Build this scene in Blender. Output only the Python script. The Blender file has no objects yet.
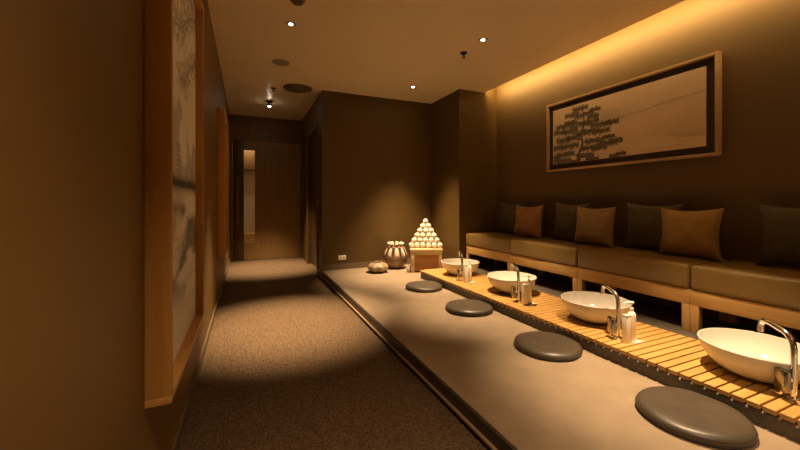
import bpy, bmesh, math, random
import numpy as np
from mathutils import Vector, Matrix, noise
random.seed(7)
SC = bpy.context.scene
COL = SC.collection
PI = math.pi

# ------------------------------------------------------------------ materials
def mat(name, color, rough=0.6, metal=0.0, var=0.0, vscale=8.0, bump=0.0, bscale=60.0, stretch=(1, 1, 1), color2=None, spec=0.5, coat=0.0, emis=None, estr=0.0, bdist=0.002):
    m = bpy.data.materials.new(name); m.use_nodes = True
    nt = m.node_tree; N = nt.nodes; L = nt.links
    b = N['Principled BSDF']
    b.inputs['Base Color'].default_value = (*color, 1)
    b.inputs['Roughness'].default_value = rough
    b.inputs['Metallic'].default_value = metal
    b.inputs['Specular IOR Level'].default_value = spec
    b.inputs['Coat Weight'].default_value = coat
    if emis:
        b.inputs['Emission Color'].default_value = (*emis, 1)
        b.inputs['Emission Strength'].default_value = estr
    tc = N.new('ShaderNodeTexCoord'); mp = N.new('ShaderNodeMapping')
    mp.inputs['Scale'].default_value = stretch
    L.new(tc.outputs['Object'], mp.inputs['Vector'])
    if var > 0 or color2:
        n = N.new('ShaderNodeTexNoise'); n.inputs['Scale'].default_value = vscale; n.inputs['Detail'].default_value = 6
        L.new(mp.outputs['Vector'], n.inputs['Vector'])
        r = N.new('ShaderNodeValToRGB')
        r.color_ramp.elements[0].position = 0.32; r.color_ramp.elements[1].position = 0.68
        c2 = color2 if color2 else tuple(min(1, c * (1 + var)) for c in color)
        c1 = color if color2 else tuple(c * (1 - var) for c in color)
        r.color_ramp.elements[0].color = (*c1, 1); r.color_ramp.elements[1].color = (*c2, 1)
        L.new(n.outputs['Fac'], r.inputs['Fac']); L.new(r.outputs['Color'], b.inputs['Base Color'])
    if bump > 0:
        n2 = N.new('ShaderNodeTexNoise'); n2.inputs['Scale'].default_value = bscale; n2.inputs['Detail'].default_value = 4
        L.new(mp.outputs['Vector'], n2.inputs['Vector'])
        bp = N.new('ShaderNodeBump'); bp.inputs['Strength'].default_value = bump; bp.inputs['Distance'].default_value = bdist
        L.new(n2.outputs['Fac'], bp.inputs['Height']); L.new(bp.outputs['Normal'], b.inputs['Normal'])
    return m

def wood(name, c1, c2, axis='Y', rough=0.45, scale=1.0):
    """procedural wood; grain runs along `axis` of the object"""
    st = {'X': (1.2, 14, 14), 'Y': (14, 1.2, 14), 'Z': (14, 14, 1.2)}[axis]
    m = bpy.data.materials.new(name); m.use_nodes = True
    nt = m.node_tree; N = nt.nodes; L = nt.links; b = N['Principled BSDF']
    b.inputs['Roughness'].default_value = rough
    tc = N.new('ShaderNodeTexCoord'); mp = N.new('ShaderNodeMapping'); mp.inputs['Scale'].default_value = tuple(s * scale for s in st)
    L.new(tc.outputs['Object'], mp.inputs['Vector'])
    n = N.new('ShaderNodeTexNoise'); n.inputs['Scale'].default_value = 1.6; n.inputs['Detail'].default_value = 8; n.inputs['Distortion'].default_value = 0.8
    n.inputs['Roughness'].default_value = 0.62
    L.new(mp.outputs['Vector'], n.inputs['Vector'])
    r = N.new('ShaderNodeValToRGB'); r.color_ramp.elements[0].position = 0.3; r.color_ramp.elements[1].position = 0.7
    r.color_ramp.elements[0].color = (*c1, 1); r.color_ramp.elements[1].color = (*c2, 1)
    L.new(n.outputs['Fac'], r.inputs['Fac']); L.new(r.outputs['Color'], b.inputs['Base Color'])
    bp = N.new('ShaderNodeBump'); bp.inputs['Strength'].default_value = 0.15; bp.inputs['Distance'].default_value = 0.001
    L.new(n.outputs['Fac'], bp.inputs['Height']); L.new(bp.outputs['Normal'], b.inputs['Normal'])
    return m

def attr_mat(name, rough=0.85, bump=0.2):
    m = bpy.data.materials.new(name); m.use_nodes = True
    nt = m.node_tree; N = nt.nodes; L = nt.links; b = N['Principled BSDF']
    b.inputs['Roughness'].default_value = rough
    b.inputs['Specular IOR Level'].default_value = 0.25
    a = N.new('ShaderNodeAttribute'); a.attribute_name = 'paint'
    L.new(a.outputs['Color'], b.inputs['Base Color'])
    n2 = N.new('ShaderNodeTexNoise'); n2.inputs['Scale'].default_value = 250
    bp = N.new('ShaderNodeBump'); bp.inputs['Strength'].default_value = bump; bp.inputs['Distance'].default_value = 0.001
    L.new(n2.outputs['Fac'], bp.inputs['Height']); L.new(bp.outputs['Normal'], b.inputs['Normal'])
    return m

def glass_mat(name):
    m = bpy.data.materials.new(name); m.use_nodes = True
    nt = m.node_tree; N = nt.nodes; L = nt.links
    for n in list(N): N.remove(n)
    out = N.new('ShaderNodeOutputMaterial'); mx = N.new('ShaderNodeMixShader')
    t = N.new('ShaderNodeBsdfTransparent'); t.inputs['Color'].default_value = (0.86, 0.88, 0.85, 1)
    g = N.new('ShaderNodeBsdfGlossy'); g.inputs['Roughness'].default_value = 0.05
    mx.inputs['Fac'].default_value = 0.08
    L.new(t.outputs[0], mx.inputs[1]); L.new(g.outputs[0], mx.inputs[2]); L.new(mx.outputs[0], out.inputs['Surface'])
    return m

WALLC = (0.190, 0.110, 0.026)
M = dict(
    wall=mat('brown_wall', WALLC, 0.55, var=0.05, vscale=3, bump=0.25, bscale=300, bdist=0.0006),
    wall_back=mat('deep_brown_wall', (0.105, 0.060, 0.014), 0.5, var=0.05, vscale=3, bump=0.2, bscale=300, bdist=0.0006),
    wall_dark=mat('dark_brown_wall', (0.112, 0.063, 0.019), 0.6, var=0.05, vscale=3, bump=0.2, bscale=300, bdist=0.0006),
    ceil=mat('ceiling_paint', (0.86, 0.71, 0.47), 0.4, var=0.02, vscale=2),
    stone=mat('stone_floor', (0.31, 0.235, 0.16), 0.5, var=0.10, vscale=7, bump=0.15, bscale=120, bdist=0.0006),
    plinth=mat('grey_granite', (0.115, 0.094, 0.068), 0.6, var=0.25, vscale=120, bump=0.3, bscale=160, bdist=0.001),
    darkface=mat('dark_riser', (0.05, 0.034, 0.022), 0.5),
    trimline=mat('bronze_strip', (0.36, 0.23, 0.13), 0.5),
    base=mat('baseboard_paint', (0.17, 0.12, 0.07), 0.4),
    leather_seat=mat('seat_leather', (0.225, 0.145, 0.046), 0.36, var=0.06, vscale=10, bump=0.25, bscale=350, bdist=0.0008),
    leather_grey=mat('grey_leather', (0.072, 0.056, 0.040), 0.40, var=0.07, vscale=8, bump=0.3, bscale=300, bdist=0.0008),
    piping_grey=mat('grey_piping', (0.06, 0.052, 0.045), 0.45),
    ceramic=mat('white_ceramic', (0.72, 0.68, 0.61), 0.12, spec=0.5, coat=0.3),
    chrome=mat('chrome', (0.90, 0.88, 0.85), 0.13, metal=1.0),
    chrome_dark=mat('smoked_chrome', (0.32, 0.31, 0.29), 0.15, metal=1.0),
    plastic=mat('white_plastic', (0.90, 0.87, 0.80), 0.35),
    clip=mat('steel_clip', (0.72, 0.70, 0.66), 0.3, metal=0.8),
    grille=mat('dark_grille', (0.10, 0.07, 0.045), 0.6),
    offwhite=mat('ceiling_fitting', (0.30, 0.24, 0.17), 0.5),
    black=mat('black_metal', (0.02, 0.017, 0.015), 0.4, metal=0.5),
    oak=wood('oak', (0.52, 0.31, 0.10), (0.68, 0.45, 0.18), 'Y'),
    oak_z=wood('oak_upright', (0.52, 0.31, 0.10), (0.68, 0.45, 0.18), 'Z'),
    frame_y=wood('frame_wood', (0.46, 0.23, 0.055), (0.62, 0.33, 0.09), 'Y'),
    frame_z=wood('frame_wood_upright', (0.46, 0.23, 0.055), (0.62, 0.33, 0.09), 'Z'),
    frame_light=wood('pale_frame_wood', (0.36, 0.22, 0.11), (0.46, 0.30, 0.16), 'Y'),
    deck=wood('teak_slats', (0.46, 0.245, 0.065), (0.64, 0.385, 0.125), 'X', rough=0.42),
    door=wood('door_veneer', (0.23, 0.13, 0.045), (0.32, 0.19, 0.07), 'Z', rough=0.4),
    door_dark=wood('dark_door_veneer', (0.065, 0.032, 0.016), (0.10, 0.05, 0.025), 'Z', rough=0.4),
    header=wood('header_veneer', (0.14, 0.072, 0.026), (0.19, 0.105, 0.04), 'Z', rough=0.45),
    liner=mat('dark_liner', (0.035, 0.016, 0.010), 0.6),
    canvas=attr_mat('painted_canvas'),
    pil_dark=mat('charcoal_fabric', (0.090, 0.064, 0.032), 0.8, var=0.12, vscale=40, bump=0.5, bscale=450, bdist=0.001),
    pil_olive=mat('olive_fabric', (0.085, 0.063, 0.034), 0.8, var=0.12, vscale=40, bump=0.5, bscale=450, bdist=0.001),
    pil_rust=mat('rust_leather', (0.33, 0.155, 0.05), 0.5, var=0.1, vscale=14, bump=0.3, bscale=200, bdist=0.001),
    pil_gold=mat('golden_leather', (0.36, 0.21, 0.055), 0.5, var=0.1, vscale=14, bump=0.3, bscale=200, bdist=0.001),
    pil_tan=mat('tan_leather', (0.29, 0.19, 0.085), 0.5, var=0.1, vscale=14, bump=0.3, bscale=200, bdist=0.001),
    glass=glass_mat('clear_glass'),
    cloth=mat('white_cotton', (0.82, 0.78, 0.66), 0.8, color2=(0.62, 0.56, 0.44), vscale=38, bump=0.6, bscale=60, bdist=0.004),
    string=mat('tie_string', (0.45, 0.36, 0.24), 0.8),
    clay=mat('brown_clay', (0.27, 0.17, 0.10), 0.7, var=0.3, vscale=14, bump=0.3, bscale=60),
    petal=mat('pale_glaze', (0.60, 0.50, 0.40), 0.55, var=0.1, vscale=20),
    stripe=mat('black_glaze', (0.03, 0.02, 0.015), 0.35),
    knot=mat('rope_knot', (0.62, 0.52, 0.38), 0.8, var=0.2, vscale=60),
    bronze=mat('mottled_glaze', (0.20, 0.13, 0.07), 0.3, color2=(0.42, 0.33, 0.21), vscale=18),
    cream_wood=wood('cream_wood', (0.62, 0.47, 0.26), (0.75, 0.60, 0.36), 'X'),
    red_wood=wood('reddish_wood', (0.38, 0.17, 0.045), (0.54, 0.27, 0.08), 'X'),
    alcove=mat('cream_plaster', (0.55, 0.46, 0.34), 0.8),
    lens=mat('lamp_lens', (1, 0.9, 0.7), 0.3, emis=(1.0, 0.82, 0.55), estr=60),
    led=mat('led_strip', (1, 0.8, 0.5), 0.3, emis=(1.0, 0.62, 0.22), estr=10),
)
# carpet: fine speckled pile
def carpet_mat():
    m = bpy.data.materials.new('carpet'); m.use_nodes = True
    nt = m.node_tree; N = nt.nodes; L = nt.links; b = N['Principled BSDF']
    b.inputs['Roughness'].default_value = 0.95; b.inputs['Specular IOR Level'].default_value = 0.1
    tc = N.new('ShaderNodeTexCoord')
    mp = N.new('ShaderNodeMapping'); mp.inputs['Scale'].default_value = (1, 0.75, 1); L.new(tc.outputs['Object'], mp.inputs['Vector'])
    v = N.new('ShaderNodeTexVoronoi'); v.inputs['Scale'].default_value = 150; L.new(mp.outputs['Vector'], v.inputs['Vector'])
    n = N.new('ShaderNodeTexNoise'); n.inputs['Scale'].default_value = 120; n.inputs['Detail'].default_value = 4; n.inputs['Roughness'].default_value = 0.75
    L.new(mp.outputs['Vector'], n.inputs['Vector'])
    mm = N.new('ShaderNodeMix'); mm.data_type = 'FLOAT'; mm.inputs[0].default_value = 0.35
    L.new(n.outputs['Fac'], mm.inputs[2]); L.new(v.outputs['Color'], mm.inputs[3])
    r = N.new('ShaderNodeValToRGB'); r.color_ramp.elements[0].position = 0.34; r.color_ramp.elements[1].position = 0.66
    r.color_ramp.elements[0].color = (0.078, 0.050, 0.028, 1); r.color_ramp.elements[1].color = (0.20, 0.136, 0.082, 1)
    L.new(mm.outputs[0], r.inputs['Fac']); L.new(r.outputs['Color'], b.inputs['Base Color'])
    bp = N.new('ShaderNodeBump'); bp.inputs['Strength'].default_value = 0.7; bp.inputs['Distance'].default_value = 0.004
    L.new(mm.outputs[0], bp.inputs['Height']); L.new(bp.outputs['Normal'], b.inputs['Normal'])
    return m
M['carpet'] = carpet_mat()

# ------------------------------------------------------------------ mesh helpers
def bx(bm, x0, x1, y0, y1, z0, z1, bev=0.0, seg=2):
    vs = [bm.verts.new((x, y, z)) for x in (x0, x1) for y in (y0, y1) for z in (z0, z1)]
    F = [(0, 1, 3, 2), (4, 6, 7, 5), (0, 4, 5, 1), (2, 3, 7, 6), (0, 2, 6, 4), (1, 5, 7, 3)]
    fs = [bm.faces.new([vs[i] for i in f]) for f in F]
    if bev > 0:
        es = list({e for f in fs for e in f.edges})
        bmesh.ops.bevel(bm, geom=es, offset=bev, segments=seg, profile=0.5, affect='EDGES')
    return bm
def box(x0, x1, y0, y1, z0, z1, bev=0.0, seg=2):
    return bx(bmesh.new(), x0, x1, y0, y1, z0, z1, bev, seg)
def lathe(bm, prof, n=48, cx=0, cy=0, cz=0, fn=None):
    rings = []
    for (r, z) in prof:
        if r < 1e-6: rings.append([bm.verts.new((cx, cy, cz + z))])
        else:
            ring = []
            for i in range(n):
                a = 2 * PI * i / n
                rr, zz = (r, z) if fn is None else fn(r, z, a)
                ring.append(bm.verts.new((cx + rr * math.cos(a), cy + rr * math.sin(a), cz + zz)))
            rings.append(ring)
    for A, B in zip(rings, rings[1:]):
        if len(A) == 1 and len(B) == 1: continue
        for i in range(n):
            j = (i + 1) % n
            if len(A) == 1: bm.faces.new((A[0], B[i], B[j]))
            elif len(B) == 1: bm.faces.new((A[i], B[0], A[j]))
            else: bm.faces.new((A[i], B[i], B[j], A[j]))
    return bm
def tube(bm, pts, r, n=12, caps=True):
    P = [Vector(p) for p in pts]
    rs = r if isinstance(r, (list, tuple)) else [r] * len(P)
    closed = (P[0] - P[-1]).length < 1e-7
    if closed: P = P[:-1]; rs = rs[:-1]
    rings = []; prev = None
    for i, p in enumerate(P):
        if closed: t = (P[(i + 1) % len(P)] - P[i - 1])
        else: t = (P[min(i + 1, len(P) - 1)] - P[max(i - 1, 0)])
        t.normalize()
        if prev is None:
            up = Vector((0, 0, 1)) if abs(t.z) < 0.9 else Vector((1, 0, 0))
            a = t.cross(up).normalized()
        else:
            a = (prev - t * prev.dot(t)).normalized()
        prev = a; b = t.cross(a)
        rings.append([bm.verts.new(p + (a * math.cos(2 * PI * k / n) + b * math.sin(2 * PI * k / n)) * rs[i]) for k in range(n)])
    m = len(rings)
    for i in range(m if closed else m - 1):
        A, B = rings[i], rings[(i + 1) % m]
        for k in range(n): bm.faces.new((A[k], A[(k + 1) % n], B[(k + 1) % n], B[k]))
    if caps and not closed:
        bm.faces.new(rings[0]); bm.faces.new(rings[-1])
    return bm
def obj(name, bm, m, parent=None, smooth=True, loc=None, ang=40):
    bmesh.ops.recalc_face_normals(bm, faces=bm.faces[:])
    me = bpy.data.meshes.new(name); 
    if smooth:
        lim = math.radians(ang)
        for f in bm.faces: f.smooth = True
        for e in bm.edges:
            if len(e.link_faces) == 2 and e.calc_face_angle(0) > lim: e.smooth = False
    bm.to_mesh(me); bm.free()
    me.materials.append(m)
    o = bpy.data.objects.new(name, me); COL.objects.link(o)
    if loc: o.location = loc
    if parent: o.parent = parent
    return o
def tag(o, label, cat, group=None, kind=None):
    o['label'] = label; o['category'] = cat
    if group: o['group'] = group
    if kind: o['kind'] = kind
    return o
def thing(name, label, cat, loc=(0, 0, 0), rotz=0, group=None):
    o = bpy.data.objects.new(name, None); COL.objects.link(o)
    o.empty_display_size = 0.05
    o.location = loc; o.rotation_euler = (0, 0, rotz)
    return tag(o, label, cat, group)
def dup(root, loc, rotz=None, label=None, parent=None):
    r = root.copy(); COL.objects.link(r)
    if parent is not None: r.parent = parent
    if loc is not None: r.location = loc
    if rotz is not None: r.rotation_euler = (r.rotation_euler[0], r.rotation_euler[1], rotz)
    if label: r['label'] = label
    for ch in list(root.children): dup(ch, None, None, None, r)
    return r
def struct(name, bm, m, parent=None, smooth=False):
    o = obj(name, bm, m, parent, smooth)
    if parent is None: o['kind'] = 'structure'
    return o

# ------------------------------------------------------------------ dimensions (m), camera at X=0 Y=0
H = 1.0
XL = -0.265; XC = 0.908; XP = 2.53; XR = 3.13; XCE = 2.93
YB = 4.65; YCOL = 3.89; YE = 6.55; YN = -2.4
ZC = 2.47; ZP = 0.097; ZS = 0.160; ZD = 0.188

# ------------------------------------------------------------------ the room
struct('floor', box(XL - 0.1, XC + 0.3, YN, YE + 0.1, -0.1, 0), M['carpet'])
pf = struct('raised_floor', box(XC, XR, YN, YB, 0, ZP - 0.0), M['stone'])
b = box(XC - 0.012, XC - 0.0005, YN, YB - 0.005, 0.036, ZP - 0.006)
struct('trim_1', b, M['darkface'])
b = box(XC - 0.026, XC - 0.0005, YN, YB - 0.005, 0.027, 0.0355); struct('trim_2', b, M['trimline'])
b = box(XC - 0.008, XC - 0.0005, YN, YB - 0.005, 0.0, 0.0278); struct('trim_3', b, M['darkface'])
# stone plinth under the deck and the benches
b = box(1.897, 2.45, YN, 3.745, ZP, ZS - 0.0); bx(b, 2.45, XR, YN, YCOL, ZP, ZS)
struct('stone_plinth', b, M['plinth'])
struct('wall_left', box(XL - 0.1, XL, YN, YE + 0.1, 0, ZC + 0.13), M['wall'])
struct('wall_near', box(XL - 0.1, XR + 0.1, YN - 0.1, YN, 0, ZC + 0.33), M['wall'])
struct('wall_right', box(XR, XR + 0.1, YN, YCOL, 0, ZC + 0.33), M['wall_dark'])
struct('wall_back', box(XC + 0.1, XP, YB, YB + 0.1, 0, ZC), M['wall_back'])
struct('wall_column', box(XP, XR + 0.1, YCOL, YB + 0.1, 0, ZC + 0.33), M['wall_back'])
# corridor right wall with a door recess
DY0, DY1, DZ = 5.0, 5.82, 2.05
b = box(XC, XC + 0.1, YB, DY0, 0, ZC); bx(b, XC, XC + 0.1, DY1, YE, 0, ZC); bx(b, XC, XC + 0.1, DY0, DY1, DZ, ZC)
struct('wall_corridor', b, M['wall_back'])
b = box(XC + 0.055, XC + 0.095, DY0 + 0.003, DY1 - 0.003, 0.004, DZ - 0.003)
d2 = struct('door_2', b, M['door_dark'])
b = bmesh.new(); tube(b, [(XC + 0.053, DY0 + 0.10, 1.0), (XC + 0.02, DY0 + 0.10, 1.0), (XC + 0.02, DY0 + 0.22, 1.0)], 0.008)
obj('door_handle', b, M['chrome'], d2)
b = box(XC - 0.014, XC - 0.0005, DY0 - 0.055, DY0, 0, DZ); bx(b, XC - 0.014, XC - 0.0005, DY1, DY1 + 0.055, 0, DZ); bx(b, XC - 0.014, XC - 0.0005, DY0 - 0.055, DY1 + 0.055, DZ, DZ + 0.055)
struct('trim_4', b, M['header'])
# end of the corridor: header above a sliding door, opening behind
b = box(XL, XC, YE, YE + 0.1, 2.055, ZC); bx(b, -0.225, XC, YE + 0.05, YE + 0.1, 2.0, 2.055)
bx(b, XL, -0.225, YE, YE + 0.1, 0, 2.055); bx(b, 0.885, XC + 0.1, YE, YE + 0.1, 0, 2.055)
struct('wall_far', b, M['header'])
b = box(0.123, 0.883, YE + 0.012, YE + 0.05, 0.006, 2.05); bx(b, -0.048, 0.123, YE + 0.012, YE + 0.05, 0.006, 0.30); bx(b, -0.048, 0.123, YE + 0.012, YE + 0.05, 1.89, 2.05)
d1 = struct('door_1', b, M['door'])
obj('stile', box(-0.222, -0.048, YE + 0.008, YE + 0.052, 0.006, 2.05, 0.002), M['door_dark'], d1)
obj('glass_pane', box(-0.047, 0.122, YE + 0.028, YE + 0.034, 0.301, 1.889), M['glass'], d1)
b = bmesh.new(); tube(b, [(-0.145, YE - 0.03, 0.62), (-0.145, YE - 0.03, 1.42)], 0.011)
tube(b, [(-0.145, YE - 0.03, 0.70), (-0.145, YE + 0.008, 0.70)], 0.008); tube(b, [(-0.145, YE - 0.03, 1.34), (-0.145, YE + 0.008, 1.34)], 0.008)
obj('pull_handle', b, M['trimline'], d1)
# small room behind the glass
b = box(-0.6, 0.7, 7.6, 7.7, 0, 2.3); bx(b, -0.7, -0.6, YE + 0.1, 7.7, 0, 2.3); bx(b, 0.6, 0.7, YE + 0.1, 7.6, 0, 2.3)
struct('wall_beyond', b, M['alcove'])
struct('ceiling_beyond', box(-0.7, 0.7, YE + 0.1, 7.7, 2.3, 2.4), M['header'])
struct('floor_beyond', box(-0.7, 0.7, YE + 0.1, 7.7, -0.1, 0), M['frame_y'])
t = thing('wall_cabinet', 'brown wall cabinet seen through the glass strip of the corridor door', 'cabinet', (-0.05, 7.45, 1.62))
obj('body', box(-0.35, 0.45, -0.15, 0.145, 0, 0.45, 0.004), M['header'], t)
t = thing('low_cabinet', 'orange-brown low cabinet seen through the glass strip of the corridor door', 'cabinet', (0.0, 7.4, 0.0))
obj('body', box(-0.4, 0.45, -0.18, 0.19, 0.0, 0.40, 0.004), M['frame_y'], t)

# ceiling slab with cove along the right wall
struct('ceiling', box(XL - 0.1, XCE, YN - 0.1, YE + 0.1, ZC, ZC + 0.13), M['ceil'])
b = box(XCE - 0.4, XR + 0.1, YN - 0.1, YB + 0.1, ZC + 0.33, ZC + 0.4); struct('ceiling_cove', b, M['ceil'])
# baseboards
struct('baseboard_left', box(XL + 0.0005, XL + 0.012, YN, YE - 0.001, 0, 0.062), M['base'])
struct('baseboard_back', box(XC + 0.001, XP - 0.001, YB - 0.012, YB - 0.0005, ZP, ZP + 0.075), M['base'])
struct('baseboard_column', box(XP - 0.012, XP - 0.0005, YCOL, YB - 0.013, ZP, ZP + 0.075), M['base'])
struct('baseboard_corridor', box(XC - 0.012, XC - 0.0005, YB, DY0 - 0.056, 0, 0.07), M['base'])

# ------------------------------------------------------------------ lamps
WARM = (1.0, 0.69, 0.39)
def spot(loc, w, ang=75, blend=0.9, r=0.03, color=WARM, aim=None):
    l = bpy.data.lights.new('downlight_beam', 'SPOT'); l.energy = w; l.spot_size = math.radians(ang); l.spot_blend = blend
    l.shadow_soft_size = r; l.color = color
    o = bpy.data.objects.new('downlight_beam', l); COL.objects.link(o); o.location = loc
    if aim: o.rotation_euler = (Vector(aim) - Vector(loc)).to_track_quat('-Z', 'Y').to_euler()
    return o
def downlight(x, y, label, w, ang=75, **k):
    t = thing('downlight', label, 'ceiling light', (x, y, ZC), 0, 'recessed downlights in the ceiling')
    b = lathe(bmesh.new(), [(0.0155, -0.0010), (0.0155, -0.006), (0.036, -0.006), (0.042, -0.001)], 32); obj('trim_ring', b, M['offwhite'], t)
    b = lathe(bmesh.new(), [(0, -0.0035), (0.0145, -0.0035), (0.015, -0.001), (0, -0.001)], 24); obj('lens', b, M['lens'], t)
    spot((x, y, ZC - 0.045), w, ang, **k)
    return t
downlight(0.332, 3.02, 'small lit downlight above the carpet, nearest in the photo', 320, 45, blend=1.0)
downlight(1.957, 2.62, 'small lit downlight above the stone platform, the one farther right', 190, 50, blend=1.0)
downlight(1.945, 4.05, 'small lit downlight in front of the back corner wall', 270, 58, blend=1.0)
downlight(1.957, 1.16, 'lit downlight above the slatted deck, outside the top of the picture', 200, 48, blend=1.0)
downlight(1.957, -0.25, 'lit downlight above the platform beside the camera', 50, 50, blend=1.0)
downlight(0.332, -0.4, 'lit downlight above the carpet behind the camera', 75, 105)
# adjustable spot in the corridor
t = thing('ceiling_spotlight', 'small dark eyeball spotlight in the corridor ceiling before the door', 'ceiling light', (0.30, 5.47, ZC))
obj('mount', lathe(bmesh.new(), [(0, -0.001), (0.048, -0.001), (0.048, -0.010), (0.03, -0.016), (0, -0.016)], 32), M['black'], t)
b = bmesh.new(); bmesh.ops.create_uvsphere(b, u_segments=24, v_segments=14, radius=0.034, matrix=Matrix.Translation((0, 0, -0.040))); obj('eyeball', b, M['chrome_dark'], t)
obj('lens', lathe(bmesh.new(), [(0, -0.0765), (0.016, -0.0755), (0.018, -0.071), (0, -0.071)], 24), M['lens'], t)
spot((0.305, 5.50, ZC - 0.125), 240, 50, blend=1.0, aim=(0.33, 5.75, 0))
# cove strip
tag(obj('light_strip', box(XCE + 0.0005, XCE + 0.006, YN + 0.02, YCOL - 0.03, ZC + 0.030, ZC + 0.042), M['led']), 'long warm cove light strip hidden above the ceiling edge by the right wall', 'light strip')
l = bpy.data.lights.new('cove_glow', 'AREA'); l.shape = 'RECTANGLE'; l.size = 0.016; l.size_y = YCOL - YN - 0.06; l.energy = 22; l.color = (1.0, 0.66, 0.24)
o = bpy.data.objects.new('cove_glow', l); COL.objects.link(o); o.location = (XCE + 0.008, (YCOL + YN) / 2, ZC + 0.036); o.rotation_euler = (0, -PI / 2, 0)
# light in the room behind the corridor door
l = bpy.data.lights.new('beyond_lamp', 'AREA'); l.size = 0.5; l.energy = 7; l.color = (1.0, 0.72, 0.42)
o = bpy.data.objects.new('beyond_lamp', l); COL.objects.link(o); o.location = (0.0, 7.1, 2.28)

# ceiling fittings
def sprinkler(x, y, label, m):
    t = thing('sprinkler', label, 'sprinkler', (x, y, ZC), 0, 'ceiling sprinklers')
    obj('escutcheon', lathe(bmesh.new(), [(0, 0), (0.035, 0), (0.033, -0.008), (0.012, -0.011), (0, -0.011)], 28), m, t)
    b = lathe(bmesh.new(), [(0, -0.0115), (0.008, -0.0115), (0.008, -0.030), (0, -0.030)], 16)
    for s in (-1, 1): tube(b, [(s * 0.007, 0, -0.028), (s * 0.012, 0, -0.038), (s * 0.003, 0, -0.048)], 0.002, 6)
    lathe(b, [(0, -0.047), (0.016, -0.047), (0.016, -0.049), (0, -0.049)], 16)
    obj('head', b, m, t)
sprinkler(0.31, 4.82, 'small dark sprinkler beside the round ceiling vent', M['black'])
sprinkler(1.957, 2.93, 'small dark sprinkler on the ceiling above the platform', M['black'])
t = thing('smoke_detector', 'round smoke detector at the top edge of the photo above the carpet', 'detector', (0.335, 2.63, ZC))
obj('base', lathe(bmesh.new(), [(0, -0.001), (0.058, -0.001), (0.058, -0.012), (0.050, -0.014), (0, -0.014)], 36), M['offwhite'], t)
obj('sensor_cap', lathe(bmesh.new(), [(0, -0.0145), (0.045, -0.0145), (0.040, -0.030), (0.022, -0.040), (0, -0.040)], 36), M['grille'], t)
t = thing('ceiling_speaker', 'flat round pale speaker on the ceiling between downlight and vent', 'speaker', (0.327, 3.90, ZC))
obj('rim', lathe(bmesh.new(), [(0.072, -0.001), (0.072, -0.006), (0.084, -0.005), (0.088, -0.001)], 40), M['offwhite'], t)
b = lathe(bmesh.new(), [(0, -0.0045), (0.024, -0.0045), (0.0245, -0.003), (0.030, -0.003), (0.0305, -0.0045), (0.046, -0.0045), (0.0465, -0.003), (0.052, -0.003), (0.0525, -0.0045), (0.0715, -0.0045), (0.0715, -0.0010), (0, -0.001)], 40)
obj('grille', b, M['offwhite'], t)
t = thing('air_vent', 'large dark round air vent in the ceiling at the corridor entrance', 'vent', (0.60, 4.70, ZC))
for k, (r0, r1, z) in enumerate([(0.150, 0.180, -0.004), (0.112, 0.142, -0.014), (0.074, 0.104, -0.022), (0.036, 0.066, -0.028)]):
    obj('ring', lathe(bmesh.new(), [(r0, z - 0.010), (r0 + 0.002, z - 0.012), (r1, z), (r1, z + 0.003), (r0, z - 0.007)], 48), M['grille'], t)
b = lathe(bmesh.new(), [(0, -0.040), (0.028, -0.040), (0.034, -0.036), (0, -0.036)], 32)
for a in (0, PI / 2): 
    bb = bmesh.ops.create_cube(b, size=1, matrix=Matrix.Rotation(a, 4, 'Z') @ Matrix.Translation((0, 0, -0.003)) @ Matrix.Diagonal((0.33, 0.004, 0.004, 1)))
bmesh.ops.create_cube(b, size=1, matrix=Matrix.Translation((0, 0, -0.020)) @ Matrix.Diagonal((0.006, 0.006, 0.034, 1)))
obj('hub', b, M['grille'], t)

# outlet on the back wall
t = thing('wall_outlet', 'white double wall outlet low on the back wall', 'outlet', (1.173, YB - 0.0005, 0.222))
obj('cover_plate', box(-0.052, 0.052, -0.008, -0.0005, 0, 0.064, 0.002), M['plastic'], t)
for s in (-1, 1):
    b = box(s * 0.024 - 0.017, s * 0.024 + 0.017, -0.010, -0.0082, 0.012, 0.052, 0.0006)
    o = obj('socket', b, M['plastic'], t)
    b = box(s * 0.024 - 0.008, s * 0.024 - 0.005, -0.0104, -0.0101, 0.025, 0.040); bx(b, s * 0.024 + 0.005, s * 0.024 + 0.008, -0.0104, -0.0101, 0.025, 0.040)
    obj('slot', b, M['black'], o)

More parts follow.
